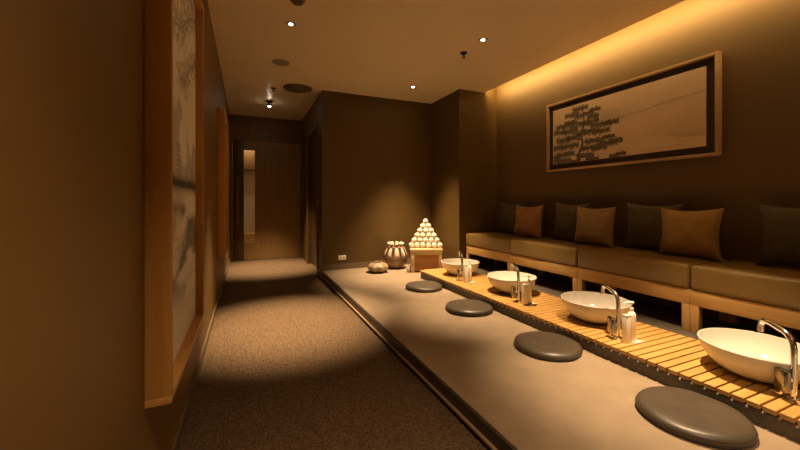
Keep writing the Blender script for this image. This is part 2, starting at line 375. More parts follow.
# ------------------------------------------------------------------ paintings
def fbm(nx, ny, sx, sy, seed, octv=5):
    rng = np.random.RandomState(seed); out = np.zeros((ny, nx)); amp = 1; tot = 0
    for o in range(octv):
        gx, gy = int(sx * 2 ** o) + 2, int(sy * 2 ** o) + 2
        g = rng.rand(gy, gx)
        X = np.linspace(0, gx - 1.001, nx); Y = np.linspace(0, gy - 1.001, ny)
        xi = X.astype(int); yi = Y.astype(int); fx = X - xi; fy = Y - yi
        fx = fx * fx * (3 - 2 * fx); fy = fy * fy * (3 - 2 * fy)
        a = g[np.ix_(yi, xi)] * (1 - fx) + g[np.ix_(yi, xi + 1)] * fx
        c = g[np.ix_(yi + 1, xi)] * (1 - fx) + g[np.ix_(yi + 1, xi + 1)] * fx
        out += amp * (a * (1 - fy)[:, None] + c * fy[:, None]); tot += amp; amp *= 0.5
    return out / tot
class Ink:
    def __init__(s, w, h, n): s.w, s.h = w, h; s.nx = n; s.ny = int(n * h / w); s.d = np.zeros((s.ny, s.nx)); s.X, s.Y = np.meshgrid(np.linspace(0, w, s.nx), np.linspace(0, h, s.ny))
    def blob(s, x, y, rx, ry, a=1.0, ang=0.0, soft=0.35):
        c, q = math.cos(ang), math.sin(ang); R = max(rx, ry) * 1.5
        i0 = max(0, int((x - R) / s.w * s.nx)); i1 = min(s.nx, int((x + R) / s.w * s.nx) + 2); j0 = max(0, int((y - R) / s.h * s.ny)); j1 = min(s.ny, int((y + R) / s.h * s.ny) + 2)
        if i0 >= i1 or j0 >= j1: return
        dx = s.X[j0:j1, i0:i1] - x; dy = s.Y[j0:j1, i0:i1] - y
        r = np.sqrt(((dx * c + dy * q) / rx) ** 2 + ((-dx * q + dy * c) / ry) ** 2)
        v = np.clip((1 + soft - r) / (2 * soft), 0, 1) * a
        s.d[j0:j1, i0:i1] = np.maximum(s.d[j0:j1, i0:i1], v)
    def stroke(s, pts, r0, r1, a=1.0):
        n = len(pts) - 1
        for k in range(n):
            (x0, y0), (x1, y1) = pts[k], pts[k + 1]; L = math.hypot(x1 - x0, y1 - y0); m = max(2, int(L / (min(r0, r1) * 0.6)))
            for t in range(m):
                f = t / m; r = r0 + (r1 - r0) * (k + f) / n
                s.blob(x0 + (x1 - x0) * f, y0 + (y1 - y0) * f, r, r, a, 0, 0.4)
def pine(ink, x, y, hgt, rng, flip=1, dens=1.0, a=1.0):
    tr = [(x, y)]; 
    for k in range(1, 9): tr.append((x + flip * hgt * (0.05 * math.sin(k * 1.3) - 0.012 * k), y + hgt * k / 8.6))
    ink.stroke(tr, hgt * 0.022, hgt * 0.007, a)
    for k in range(1, 9):
        bxx, byy = tr[k]; span = hgt * (0.50 - 0.038 * k) * (0.75 + 0.4 * rng.rand())
        for sd in (-1, 1):
            L = span * (0.7 + 0.5 * rng.rand()); 
            pts = [(bxx, byy - hgt * 0.05)]
            for q in range(1, 6): pts.append((bxx + sd * L * q / 5, byy - hgt * 0.05 + hgt * 0.03 * math.sin(q * 1.1) + sd * 0 + hgt * 0.012 * q))
            ink.stroke(pts, hgt * 0.008, hgt * 0.004, a)
            for q in range(1, 6):
                for _ in range(int(9 * dens)):
                    px, py = pts[q]
                    ink.blob(px + rng.randn() * hgt * 0.030, py + hgt * 0.012 + rng.randn() * hgt * 0.016, hgt * (0.012 + 0.016 * rng.rand()), hgt * (0.006 + 0.006 * rng.rand()), a * (0.65 + 0.35 * rng.rand()), 0.5 * rng.randn(), 0.45)
def canvas(name, w, h, n, painter, parent, place):
    """flat stretched canvas with thickness; place maps (a, b, depth) -> xyz"""
    nx = n; ny = int(n * h / w)
    colr = painter(w, h, nx, ny)
    co = np.zeros((ny, nx, 3))
    A, B = np.meshgrid(np.linspace(0, w, nx), np.linspace(0, h, ny))
    verts = [place(a, b, 0.0) for a, b in zip(A.ravel(), B.ravel())]
    faces = []
    for j in range(ny - 1):
        for i in range(nx - 1):
            k = j * nx + i; faces.append((k, k + 1, k + nx + 1, k + nx))
    base = len(verts)
    verts += [place(0, 0, 1), place(w, 0, 1), place(w, h, 1), place(0, h, 1)]
    bottom = list(range(nx)); top = [(ny - 1) * nx + i for i in range(nx)]
    left = [j * nx for j in range(ny)]; right = [j * nx + nx - 1 for j in range(ny)]
    faces += [tuple(bottom + [base + 1, base]), tuple(list(reversed(top)) + [base + 3, base + 2]), tuple(list(reversed(left)) + [base, base + 3]), tuple(right + [base + 2, base + 1]), (base, base + 1, base + 2, base + 3)]
    me = bpy.data.meshes.new(name); me.from_pydata(verts, [], faces)
    at = me.color_attributes.new('paint', 'FLOAT_COLOR', 'POINT')
    full = np.ones((len(verts), 4)); full[:base, :3] = colr.reshape(-1, 3); full[base:, :3] = (0.5, 0.42, 0.3)
    at.data.foreach_set('color', full.ravel()); me.materials.append(M['canvas'])
    bm = bmesh.new(); bm.from_mesh(me); bmesh.ops.recalc_face_normals(bm, faces=bm.faces[:]); bm.to_mesh(me); bm.free()
    o = bpy.data.objects.new(name, me); COL.objects.link(o); o.parent = parent
    return o
def paint_pine(w, h, nx, ny):
    rng = np.random.RandomState(4); ink = Ink(w, h, nx); ink.ny = ny; ink.d = np.zeros((ny, nx)); ink.X, ink.Y = np.meshgrid(np.linspace(0, w, nx), np.linspace(0, h, ny))
    pads = [(0.356, 0.532, 0.096, 0.018), (0.531, 0.483, 0.064, 0.015), (0.251, 0.486, 0.089, 0.018), (0.404, 0.46, 0.114, 0.021), (0.511, 0.423, 0.064, 0.018), (0.136, 0.39, 0.101, 0.021), (0.23, 0.412, 0.079, 0.018), (0.356, 0.373, 0.134, 0.024), (0.712, 0.325, 0.077, 0.015), (0.603, 0.328, 0.116, 0.021), (0.496, 0.379, 0.083, 0.018), (0.088, 0.334, 0.082, 0.018), (0.217, 0.325, 0.109, 0.024), (0.451, 0.282, 0.14, 0.024), (0.603, 0.262, 0.098, 0.018), (0.136, 0.241, 0.101, 0.024), (0.264, 0.251, 0.088, 0.021), (0.526, 0.186, 0.11, 0.021), (0.76, 0.151, 0.067, 0.018), (0.667, 0.141, 0.113, 0.021), (0.686, 0.198, 0.061, 0.012), (0.074, 0.169, 0.072, 0.021), (0.23, 0.169, 0.109, 0.021), (0.457, 0.122, 0.093, 0.018), (0.583, 0.107, 0.09, 0.018), (0.161, 0.09, 0.121, 0.021), (0.051, 0.07, 0.052, 0.024), (0.118, 0.026, 0.122, 0.021), (0.42, 0.052, 0.104, 0.021), (0.499, 0.007, 0.074, 0.018), (0.291, 0.005, 0.068, 0.015), (0.81, 0.026, 0.05, 0.012), (0.747, 0.013, 0.051, 0.012)]
    ink.stroke([(0.331, -0.01), (0.318, 0.057), (0.35, 0.122), (0.372, 0.186), (0.35, 0.257), (0.372, 0.321), (0.388, 0.386), (0.382, 0.454), (0.372, 0.515)], 0.013, 0.005, 1.0)
    for q in [[(0.318, 0.057), (0.241, 0.087), (0.154, 0.091)], [(0.35, 0.122), (0.451, 0.118), (0.583, 0.101)], [(0.372, 0.186), (0.511, 0.181), (0.667, 0.136), (0.76, 0.146)], [(0.356, 0.216), (0.258, 0.244), (0.136, 0.235)], [(0.35, 0.257), (0.224, 0.313), (0.088, 0.329)], [(0.372, 0.308), (0.511, 0.277), (0.603, 0.257)], [(0.388, 0.367), (0.511, 0.345), (0.612, 0.321), (0.712, 0.323)], [(0.388, 0.386), (0.241, 0.399), (0.136, 0.384)], [(0.382, 0.449), (0.258, 0.479)], [(0.382, 0.468), (0.526, 0.479)], [(0.324, 0.043), (0.42, 0.047), (0.499, 0.002)]]: ink.stroke(q, 0.006, 0.003, 1.0)
    for (px, py, rx, ry) in pads:
        px = 0.01 + px * 0.93; rx *= 0.8; ry *= 0.85
        for _ in range(int(120 + 2400 * rx)):
            ink.blob(px + rng.uniform(-1, 1) * rx * 1.15, py + rng.randn() * ry * 0.75, 0.005 + 0.007 * rng.rand(), 0.0025 + 0.003 * rng.rand(), 0.7 + 0.3 * rng.rand(), 0.4 * rng.randn(), 0.4)
    n1 = fbm(nx, ny, 5, 3, 11); n2 = fbm(nx, ny, 3, 9, 5)
    X = ink.X / w; Y = ink.Y / h
    ridge = 0.60 + 0.10 * np.clip((X - 0.45) / 0.55, 0, 1) + 0.10 * (n1 - 0.5)
    below = np.clip((ridge - Y) / 0.16, 0, 1) * np.clip((X - 0.42) / 0.08, 0, 1)
    line = np.exp(-((Y - ridge) / 0.016) ** 2) * np.clip((X - 0.42) / 0.12, 0, 1)
    mist = np.exp(-((X - 0.46) / 0.10) ** 2 - ((Y - 0.66) / 0.11) ** 2) * (0.2 + 1.5 * n1)
    rip = np.exp(-((Y - 0.12) / 0.09) ** 2) * np.clip((X - 0.5) / 0.3, 0, 1) * (n2 > 0.5)
    v = 1 - 0.26 * line - 0.42 * mist - 0.28 * rip - 0.25 * (n1 - 0.5) - 0.05 * np.exp(-((Y - ridge + .06) / 0.05) ** 2) * np.clip((X - 0.42) / 0.12, 0, 1)
    c = np.stack([0.60 * v, 0.46 * v, 0.33 * v], -1)
    c[..., 0] += 0.03 * below; c[..., 2] -= 0.03 * below
    k = ink.d[..., None] * 0.93
    return c * (1 - k) + np.array([0.035, 0.028, 0.018]) * k
def paint_lake(w, h, nx, ny):
    # a axis runs from the near end to the far end, b upwards
    rng = np.random.RandomState(9); ink = Ink(w, h, nx); ink.ny = ny; ink.d = np.zeros((ny, nx)); ink.X, ink.Y = np.meshgrid(np.linspace(0, w, nx), np.linspace(0, h, ny))
    for (x, y, s) in [(0.34, 0.62, 0.16), (0.52, 0.63, 0.13), (0.16, 0.62, 0.12), (0.66, 0.62, 0.10)]: pine(ink, x, y, s, rng, 1, 1.0, 0.7)
    # overhanging branches in the upper half
    for (x0, y0, x1, y1) in [(0.78, 1.44, 0.22, 1.18), (0.78, 1.22, 0.34, 1.02), (0.70, 1.46, 0.12, 1.38)]:
        pts = [(x0 + (x1 - x0) * t + 0.02 * math.sin(9 * t), y0 + (y1 - y0) * t + 0.02 * math.sin(7 * t)) for t in np.linspace(0, 1, 9)]
        ink.stroke(pts, 0.010, 0.004, 0.7)
        for (px, py) in pts[1:]:
            for _ in range(34): ink.blob(px + rng.randn() * 0.035, py + rng.randn() * 0.032, 0.010 + 0.012 * rng.rand(), 0.006, 0.35 + 0.45 * rng.rand(), rng.randn(), 0.5)
    n1 = fbm(nx, ny, 4, 7, 3); n2 = fbm(nx, ny, 3, 22, 8); X = ink.X / w; Y = ink.Y / h
    shore = np.exp(-((Y - 0.415 - 0.02 * (n1 - 0.5)) / 0.018) ** 2)
    water = np.clip((0.40 - Y) / 0.05, 0, 1) * np.clip((Y - 0.08) / 0.12, 0, 1)
    hills = np.clip((0.56 + 0.18 * (n1 - 0.5) * 2 - Y) / 0.03, 0, 1) * (Y > 0.41) * 0.35
    v = 1 - 0.75 * shore - 0.7 * water * np.clip((n2 - 0.40) * 4, 0, 1) - hills - 0.15 * (n1 - 0.5)
    v = np.clip(v, 0.12, 1.1)
    c = np.stack([0.90 * v, 0.90 * v + 0.01 * water, 0.88 * v + 0.03 * water], -1)
    k = ink.d[..., None] * 0.85
    return c * (1 - k) + np.array([0.07, 0.06, 0.05]) * k

def frame_ring(a0, a1, b0, b1, wdt, x0, x1, mh, mv, parent, bev=0.0015):
    """four mitred-looking rails: a along Y, b along Z, thickness x0..x1"""
    bm = box(x0, x1, a0, a1, b1 - wdt, b1, bev); obj('frame_rail', bm, mh, parent)
    bm = box(x0, x1, a0, a1, b0, b0 + wdt, bev); obj('frame_rail', bm, mh, parent)
    bm = box(x0, x1, a0, a0 + wdt, b0 + wdt + 0.0004, b1 - wdt - 0.0004, bev); obj('frame_stile', bm, mv, parent)
    bm = box(x0, x1, a1 - wdt, a1, b0 + wdt + 0.0004, b1 - wdt - 0.0004, bev); obj('frame_stile', bm, mv, parent)

# right wall painting (local coordinates: origin at bottom centre on the wall)
RY0, RY1, RZ0, RZ1 = 1.395, 2.965, 1.335, 2.078
w_, h_ = RY1 - RY0, RZ1 - RZ0
t = thing('framed_painting', 'wide framed painting of a dark pine tree and misty hills above the bench', 'painting', (XR - 0.001, (RY0 + RY1) / 2, RZ0))
frame_ring(-w_ / 2, w_ / 2, 0, h_, 0.022, -0.050, 0, M['frame_light'], M['frame_light'], t)
lo = obj('liner', box(-0.022, 0.0, -w_ / 2 + 0.023, w_ / 2 - 0.023, 0.023, h_ - 0.023), M['liner'], t)
cw, ch = w_ - 2 * 0.082, h_ - 2 * 0.078
canvas('canvas', cw, ch, 620, paint_pine, t, lambda a, b, d: (-0.036 + 0.0135 * d, cw / 2 - a, 0.078 + b))
# left wall paintings
def left_painting(y0, y1, z0, z1, label, n):
    w_, h_ = y1 - y0, z1 - z0
    t = thing('framed_painting', label, 'painting', (XL + 0.001, (y0 + y1) / 2, z0))
    frame_ring(-w_ / 2, w_ / 2, 0, h_, 0.022, 0, 0.065, M['frame_y'], M['frame_z'], t)
    obj('backing', box(0, 0.018, -w_ / 2 + 0.0225, w_ / 2 - 0.0225, 0.0225, h_ - 0.0225), M['liner'], t)
    cw, ch = w_ - 0.046, h_ - 0.046
    canvas('canvas', cw, ch, n, paint_lake, t, lambda a, b, d: (0.031 - 0.0125 * d, -cw / 2 + a, 0.023 + b))
left_painting(1.19, 2.02, 0.42, 1.97, 'tall wood-framed ink landscape painting, nearest on the left wall', 260)
left_painting(3.87, 4.62, 0.45, 1.93, 'tall wood-framed painting farther along the left wall near the door', 120)

# ------------------------------------------------------------------ slatted deck
t = thing('slatted_deck', 'long golden slatted wooden deck on the stone plinth carrying the basins', 'deck', (2.160, 0, ZS + 0.001))
b = bmesh.new(); y = 3.75; pitch = 0.049; ys = []
while y - pitch > YN + 0.05:
    bx(b, -0.275, 0.275, y - pitch + 0.0085, y, 0.006, ZD - ZS - 0.001, 0.0015, 1); ys.append(y - pitch + 0.003); y -= pitch
obj('slats', b, M['deck'], t, smooth=False)
b = bmesh.new()
for x in (-0.235, 0, 0.235): bx(b, x - 0.02, x + 0.02, YN + 0.06, 3.74, 0, 0.0055)
obj('bearers', b, M['door_dark'], t, smooth=False)
cl = None
for yy in [q for q in ys if q > 0.45]:
    if cl is None:
        cl = obj('clip', box(-0.004, 0.0, -0.004, 0.004, -0.004, 0.004, 0.001, 1), M['clip'], t); c = cl
    else:
        c = cl.copy(); COL.objects.link(c); c.parent = t
    c.location = (-0.2635, yy, 0.0005 - 0.006)

# ------------------------------------------------------------------ floor cushions
def zafu(label, x, y, rz):
    t = thing('floor_cushion', label, 'floor cushion', (x, y, ZP), rz, 'round grey floor cushions on the platform')
    R, T = 0.195, 0.047
    def fn(r, z, a): return r * (1 + 0.008 * math.sin(3 * a + 1) + 0.004 * math.sin(7 * a)), z + 0.0015 * math.sin(4 * a + r * 30) * (z > 0.02)
    prof = [(0, 0.001), (R * 0.8, 0.001), (R * 0.93, 0.004), (R * 0.985, 0.012), (R, 0.022), (R * 0.985, 0.030), (R * 0.945, 0.038), (R * 0.88, 0.0430), (R * 0.75, 0.0460), (R * 0.5, T), (R * 0.25, T + 0.001), (0, T + 0.001)]
    obj('pad', lathe(bmesh.new(), prof, 72, fn=fn), M['leather_grey'], t)
    pts = [((R * 0.966) * (1 + 0.008 * math.sin(3 * a + 1) + 0.004 * math.sin(7 * a)) * math.cos(a), (R * 0.966) * (1 + 0.008 * math.sin(3 * a + 1) + 0.004 * math.sin(7 * a)) * math.sin(a), 0.0085) for a in [2 * PI * k / 72 for k in range(73)]]
    pts[-1] = pts[0]
    obj('piping', tube(bmesh.new(), pts, 0.004, 8), M['piping_grey'], t)
    return t
z1 = zafu('round dark grey floor cushion closest to the camera', 1.70, 0.862, 0.3)
dup(z1, (1.70, 1.63, ZP), 1.7, 'round dark grey floor cushion facing the second basin from the camera')
dup(z1, (1.705, 2.475, ZP), 3.2, 'round dark grey floor cushion facing the third basin from the camera')
dup(z1, (1.70, 3.28, ZP), 4.6, 'round dark grey floor cushion farthest back, near the pottery')

# ------------------------------------------------------------------ basins
BX = 2.2
def basin(label, x, y):
    t = thing('basin', label, 'basin', (x, y, ZD + 0.0005), 0, 'white bowl basins on the slatted deck')
    R = 0.215
    prof = [(0, 0.0), (0.082, 0.0), (0.096, 0.004), (0.124, 0.014), (0.156, 0.034), (0.181, 0.060), (0.200, 0.092), (0.2115, 0.126), (R, 0.140), (R - 0.003, 0.1435), (R - 0.008, 0.1425), (0.2025, 0.126), (0.190, 0.094), (0.171, 0.064), (0.146, 0.040), (0.116, 0.023), (0.06, 0.012), (0, 0.010)]
    obj('bowl', lathe(bmesh.new(), prof, 96), M['ceramic'], t)
    obj('drain', lathe(bmesh.new(), [(0, 0.0175), (0.018, 0.0175), (0.023, 0.014), (0.023, 0.0112), (0, 0.0112)], 32), M['chrome'], t)
    return t
bs = basin('white ceramic bowl basin closest to the camera', BX, 0.85)
dup(bs, (BX, 1.69, ZD + .0005), 0, 'white bowl basin second from the camera, facing the middle of the bench')
dup(bs, (BX, 2.525, ZD + .0005), 0, 'white bowl basin third from the camera')
dup(bs, (BX, 3.365, ZD + .0005), 0, 'white bowl basin farthest from the camera, near the column')

# ------------------------------------------------------------------ faucets: local +X points to the basin
def faucet(label, x, y, rz, h=0.315):
    t = thing('faucet', label, 'faucet', (x, y, ZD + 0.0005), rz, 'chrome gooseneck faucets beside the basins')
    obj('base_ring', lathe(bmesh.new(), [(0, 0), (0.024, 0), (0.024, 0.006), (0.016, 0.010), (0, 0.010)], 32), M['chrome'], t)
    pts = [(0, 0, 0.0105), (0, 0, 0.08), (0, 0, 0.15), (0, 0, 0.205), (0.003, 0, 0.225), (0.010, 0, 0.242), (0.022, 0, 0.255), (0.040, 0, 0.265),
           (0.068, 0, 0.270), (0.095, 0, 0.275), (0.122, 0, 0.279), (0.142, 0, 0.277), (0.153, 0, 0.269), (0.157, 0, 0.256), (0.158, 0, 0.242)]
    obj('neck', tube(bmesh.new(), pts, 0.0115, 20), M['chrome'], t)
    xe, ze = pts[-1][0], pts[-1][2]
    obj('aerator', tube(bmesh.new(), [(xe, 0, ze - 0.001), (xe + 0.001, 0, ze - 0.018)], 0.0135, 20), M['chrome'], t)
    # control block with a lever, on the side turned to the platform
    b = tube(bmesh.new(), [(0, 0.011, 0.080), (0, 0.026, 0.080)], 0.010, 16)
    obj('valve_stem', b, M['chrome'], t)
    c = obj('control_block', box(-0.030, 0.030, 0.0265, 0.052, 0.032, 0.125, 0.010, 4), M['chrome_dark'], t)
    b = tube(bmesh.new(), [(0.0, 0.040, 0.0305), (0.003, 0.042, 0.020), (0.022, 0.046, 0.014), (0.042, 0.050, 0.015)], [0.006, 0.006, 0.0055, 0.004], 12)
    obj('lever', b, M['chrome'], c)
    return t
FA = [(2.06, 0.682), (2.03, 1.408), (2.035, 2.255), (2.035, 3.075)]
BY = [0.85, 1.69, 2.525, 3.365]
FL = ['chrome gooseneck faucet at the right edge of the photo by the closest basin',
      'chrome gooseneck faucet at the second basin from the camera', 'chrome gooseneck faucet at the third basin from the camera',
      'chrome gooseneck faucet at the farthest basin']
f0 = None
for (x, y), yb, lb in zip(FA, BY, FL):
    a = math.atan2(yb - y, BX - x) + 0.12
    if f0 is None: f0 = faucet(lb, x, y, a)
    else: dup(f0, (x, y, ZD + .0005), a, lb)

# ------------------------------------------------------------------ soap dispensers with tray and box
def dispenser(label, x, y, rz):
    t = thing('soap_dispenser', label, 'soap dispenser', (x, y, ZD + 0.0082), rz, 'white pump bottles beside the faucets')
    obj('bottle', lathe(bmesh.new(), [(0, 0), (0.021, 0), (0.023, 0.004), (0.023, 0.146), (0.021, 0.158), (0.015, 0.167), (0.010, 0.171), (0.010, 0.176), (0, 0.176)], 36), M['plastic'], t)
    obj('collar', lathe(bmesh.new(), [(0, 0.1765), (0.011, 0.1765), (0.011, 0.190), (0.006, 0.193), (0, 0.193)], 24), M['plastic'], t)
    b = tube(bmesh.new(), [(0, 0, 0.1935), (0, 0, 0.216)], 0.004, 10)
    tube(b, [(-0.010, 0, 0.221), (0.012, 0, 0.222), (0.034, 0, 0.219), (0.040, 0, 0.212)], [0.008, 0.008, 0.0055, 0.0045], 12)
    obj('pump', b, M['plastic'], t)
    return t
def tray(label, x, y, rz):
    b = box(-0.0225, 0.048, -0.045, 0.045, 0, 0.0035, 0.001, 1)
    bx(b, 0.045, 0.048, -0.045, 0.045, 0.0035, 0.0072)
    for s in (-1, 1): bx(b, -0.0225, 0.045, s * 0.0435 - 0.0015, s * 0.0435 + 0.0015, 0.0035, 0.0072)
    o = obj('tray', b, M['ceramic'], None, smooth=False, loc=(x, y, ZD + 0.0005)); o.rotation_euler.z = rz
    return tag(o, label, 'tray', 'small white trays under the bottles')
def tissue(label, x, y, rz):
    t = thing('white_container', label, 'container', (x, y, ZD + 0.0045), rz, 'white rectangular containers beside the pump bottles')
    obj('body', box(-0.018, 0.018, -0.016, 0.016, 0, 0.152, 0.003), M['plastic'], t)
    obj('lid', box(-0.019, 0.019, -0.017, 0.017, 0.1525, 0.160, 0.002), M['ceramic'], t)
    return t
names = ['at the right edge of the photo, by the closest basin', 'by the second basin from the camera', 'by the third basin from the camera', 'by the farthest basin']
DS = [(2.045, 0.585), (2.045, 1.345), (2.045, 2.16), (2.045, 2.975)]
d0 = tr0 = ti0 = None
for (x, y), nm in zip(DS, names):
    # the container stands nearer to the platform, the bottle behind it on the tray
    if d0 is None:
        d0 = dispenser('white pump soap bottle ' + nm, x + 0.012, y, 2.6); tr0 = tray('small white tray ' + nm, x + 0.012, y, 0.0); ti0 = tissue('white rectangular container ' + nm, x - 0.031, y + 0.002, 0.0)
    else:
        dup(d0, (x + 0.012, y, ZD + 0.0082), 2.6, 'white pump soap bottle ' + nm); dup(tr0, (x + 0.012, y, ZD + 0.0005), 0.0, 'small white tray ' + nm); dup(ti0, (x - 0.031, y + 0.002, ZD + 0.0005), 0.0, 'white rectangular container ' + nm)
ti0.location.z = ZD + 0.0005
for o_ in [o for o in bpy.data.objects if o.name.startswith('soap_dispenser')]: o_.location.z = ZD + 0.0042

# ------------------------------------------------------------------ benches
BF = 2.63
def bench(label, y1, W=0.843):
    """y1 = far end; local origin at floor, front-far corner region"""
    t = thing('bench', label, 'bench', (BF, y1 - W / 2, ZS + 0.0005), 0, 'leather seated bench units along the right wall')
    hw = W / 2 - 0.0015; D = XR - BF - 0.004; zt = 0.432 - ZS; za = 0.335 - ZS
    for (x0, x1) in ((0.0, 0.045), (D - 0.05, D - 0.005)):
        for s in (-1, 1):
            y0, y2 = (hw - 0.046, hw) if s > 0 else (-hw, -hw + 0.046)
            obj('leg', box(x0, x1, y0, y2, 0, za - 0.0005, 0.0015), M['oak_z'], t)
    obj('apron', box(0.0, 0.030, -hw, hw, za, zt, 0.0015), M['oak'], t)
    obj('apron', box(D - 0.035, D - 0.005, -hw, hw, za, zt, 0.0015), M['oak'], t)
    for s in (-1, 1):
        y0, y2 = (hw - 0.030, hw) if s > 0 else (-hw, -hw + 0.030)
        obj('side_rail', box(0.0305, D - 0.0355, y0, y2, za, zt, 0.001), M['oak'], t)
    # upholstered block with soft crowned top
    bm = bmesh.new(); NX, NY = 14, 26; cs = 0.161
    bx(bm, -0.012, D - 0.004, -hw + 0.001, hw - 0.001, zt + 0.001, zt + cs, 0.026, 5)
    bmesh.ops.subdivide_edges(bm, edges=[e for e in bm.edges if e.calc_length() > 0.2], cuts=12, use_grid_fill=True)
    for v in bm.verts:
        if v.co.z > zt + 0.1:
            u_ = max(0, 1 - (v.co.y / hw) ** 4) * max(0, 1 - ((v.co.x - D / 2) / (D / 2 + 0.012)) ** 4)
            v.co.z += 0.006 * u_ + 0.0015 * noise.noise(Vector((v.co.x * 6, v.co.y * 6, y1)))
        if v.co.x < -0.010: v.co.x -= 0.003 * noise.noise(Vector((v.co.z * 9, v.co.y * 5, y1 + 3)))
    obj('seat_cushion', bm, M['leather_seat'], t, ang=60)
    return t
W = 0.8475
bench('bench unit with brown leather seat at the far end by the column', 3.885, W)
bench('bench unit with brown leather seat, second from the column', 3.885 - W, W)
bench('bench unit with brown leather seat, second from the camera, behind the second basin', 3.885 - 2 * W, W)
bench('bench unit with brown leather seat closest to the camera', 3.885 - 3 * W, W)

# ------------------------------------------------------------------ pillows
def pillow(label, m, x, yc, size, lean, roll=0.0, yaw=0.0, thick=0.075, seed=0, hgt=None):
    t = thing('throw_pillow', label, 'pillow', (x, yc, 0.432 + 0.166), 0, 'throw pillows leaning on the right wall')
    t.rotation_euler = (roll, lean, yaw)
    hw = size / 2; hh = (hgt or size) / 2; N = 26; bm = bmesh.new()
    def P(u, v, s):
        yy = hw * u * (1 - 0.13 * (1 - v * v) ** 1.1); zz = hh * v * (1 - 0.13 * (1 - u * u) ** 1.1)
        th = thick * (max(0, (1 - u ** 4)) * max(0, (1 - v ** 4))) ** 0.55
        wr = 0.0
        e = min(1 - abs(u), 1 - abs(v)) 
        if e > 0.001:
            wr = 0.012 * noise.noise(Vector((u * 2.2 + seed, v * 2.6, s * 5.0 + seed))) + 0.020 * math.exp(-((e - 0.12) / 0.12) ** 2) * noise.noise(Vector((u * 9 + seed, v * 9, s * 3.0)))
            wr *= min(1, e * 7)
        return Vector((s * (th + wr + 0.003), yy, hh + zz))
    g = {}
    for s in (-1, 1):
        for i in range(N + 1):
            for j in range(N + 1):
                u = math.sin((-1 + 2 * i / N) * PI / 2); v = math.sin((-1 + 2 * j / N) * PI / 2)
                g[s, i, j] = bm.verts.new(P(u, v, s))
        for i in range(N):
            for j in range(N): bm.faces.new((g[s, i, j], g[s, i + 1, j], g[s, i + 1, j + 1], g[s, i, j + 1]))
    rim = [(i, 0) for i in range(N)] + [(N, j) for j in range(N)] + [(i, N) for i in range(N, 0, -1)] + [(0, j) for j in range(N, 0, -1)]
    for a, c in zip(rim, rim[1:] + rim[:1]):
        bm.faces.new((g[-1, a[0], a[1]], g[-1, c[0], c[1]], g[1, c[0], c[1]], g[1, a[0], a[1]]))
    pts = [((g[-1, i, j].co + g[1, i, j].co) / 2) for (i, j) in rim]
    obj('cushion', bm, m, t, ang=70)
    pts.append(pts[0].copy())
    obj('piping', tube(bmesh.new(), pts, 0.0048, 8), m, t)
    return t
R = math.radians
pillow('dark charcoal pillow at the far end of the bench by the column', M['pil_dark'], 3.035, 3.50, 0.42, R(4), 0, R(0), 0.055, 1, 0.395)
pillow('rust-brown pillow leaning against the charcoal one at the far bench end', M['pil_rust'], 2.945, 3.12, 0.43, R(6), R(-1), R(-3), 0.07, 2, 0.365)
pillow('dark charcoal pillow half hidden behind the olive-tan pillow', M['pil_dark'], 3.035, 2.62, 0.43, R(4), R(1), R(0), 0.055, 3, 0.395)
pillow('olive-tan pillow in the middle of the bench below the pine painting', M['pil_tan'], 2.945, 2.285, 0.41, R(6), R(0), R(-3), 0.075, 4, 0.36)
pillow('dark charcoal pillow half hidden behind the orange-brown pillow', M['pil_dark'], 3.035, 1.83, 0.44, R(4), R(1), R(0), 0.055, 5, 0.39)
pillow('orange-brown pillow leaning in front of a charcoal one, nearer the camera', M['pil_gold'], 2.945, 1.515, 0.40, R(6), R(-1), R(-2), 0.075, 6, 0.355)
pillow('large dark olive pillow at the right edge of the photo', M['pil_olive'], 2.99, 0.935, 0.44, R(5), R(0), R(0), 0.07, 7, 0.385)

# ------------------------------------------------------------------ stand with pyramid of cloth balls
SX, SY = 2.19, 4.18
srz = R(-24)
ztop = 0.300
t = thing('wooden_stand', 'low cream wooden stand with reddish front panel carrying the ball pyramid', 'stand', (SX, SY, ZP + 0.0005), srz)
sw = 0.200
obj('top', box(-sw - 0.008, sw + 0.008, -sw - 0.008, sw + 0.008, ztop - 0.042, ztop, 0.004), M['cream_wood'], t)
for sx in (-1, 1):
    for sy in (-1, 1):
        obj('leg', box(sx * (sw - 0.022) - 0.022, sx * (sw - 0.022) + 0.022, sy * (sw - 0.022) - 0.022, sy * (sw - 0.022) + 0.022, 0, ztop - 0.0425, 0.002), M['cream_wood'], t)
for sy in (-1, 1):
    obj('apron', box(-sw + 0.045, sw - 0.045, sy * (sw - 0.012) - 0.008, sy * (sw - 0.012) + 0.008, ztop - 0.075, ztop - 0.0425), M['cream_wood'], t)
    o = obj('panel', box(-sw + 0.045, sw - 0.045, sy * (sw - 0.024) - 0.006, sy * (sw - 0.024) + 0.006, 0.012, ztop - 0.0755), M['red_wood'], t); o['label'] = 'reddish brown panel'
for sx in (-1, 1):
    o = obj('panel', box(sx * (sw - 0.024) - 0.006, sx * (sw - 0.024) + 0.006, -sw + 0.045, sw - 0.045, 0.012, ztop - 0.0425), M['red_wood'], t); o['label'] = 'reddish brown panel'
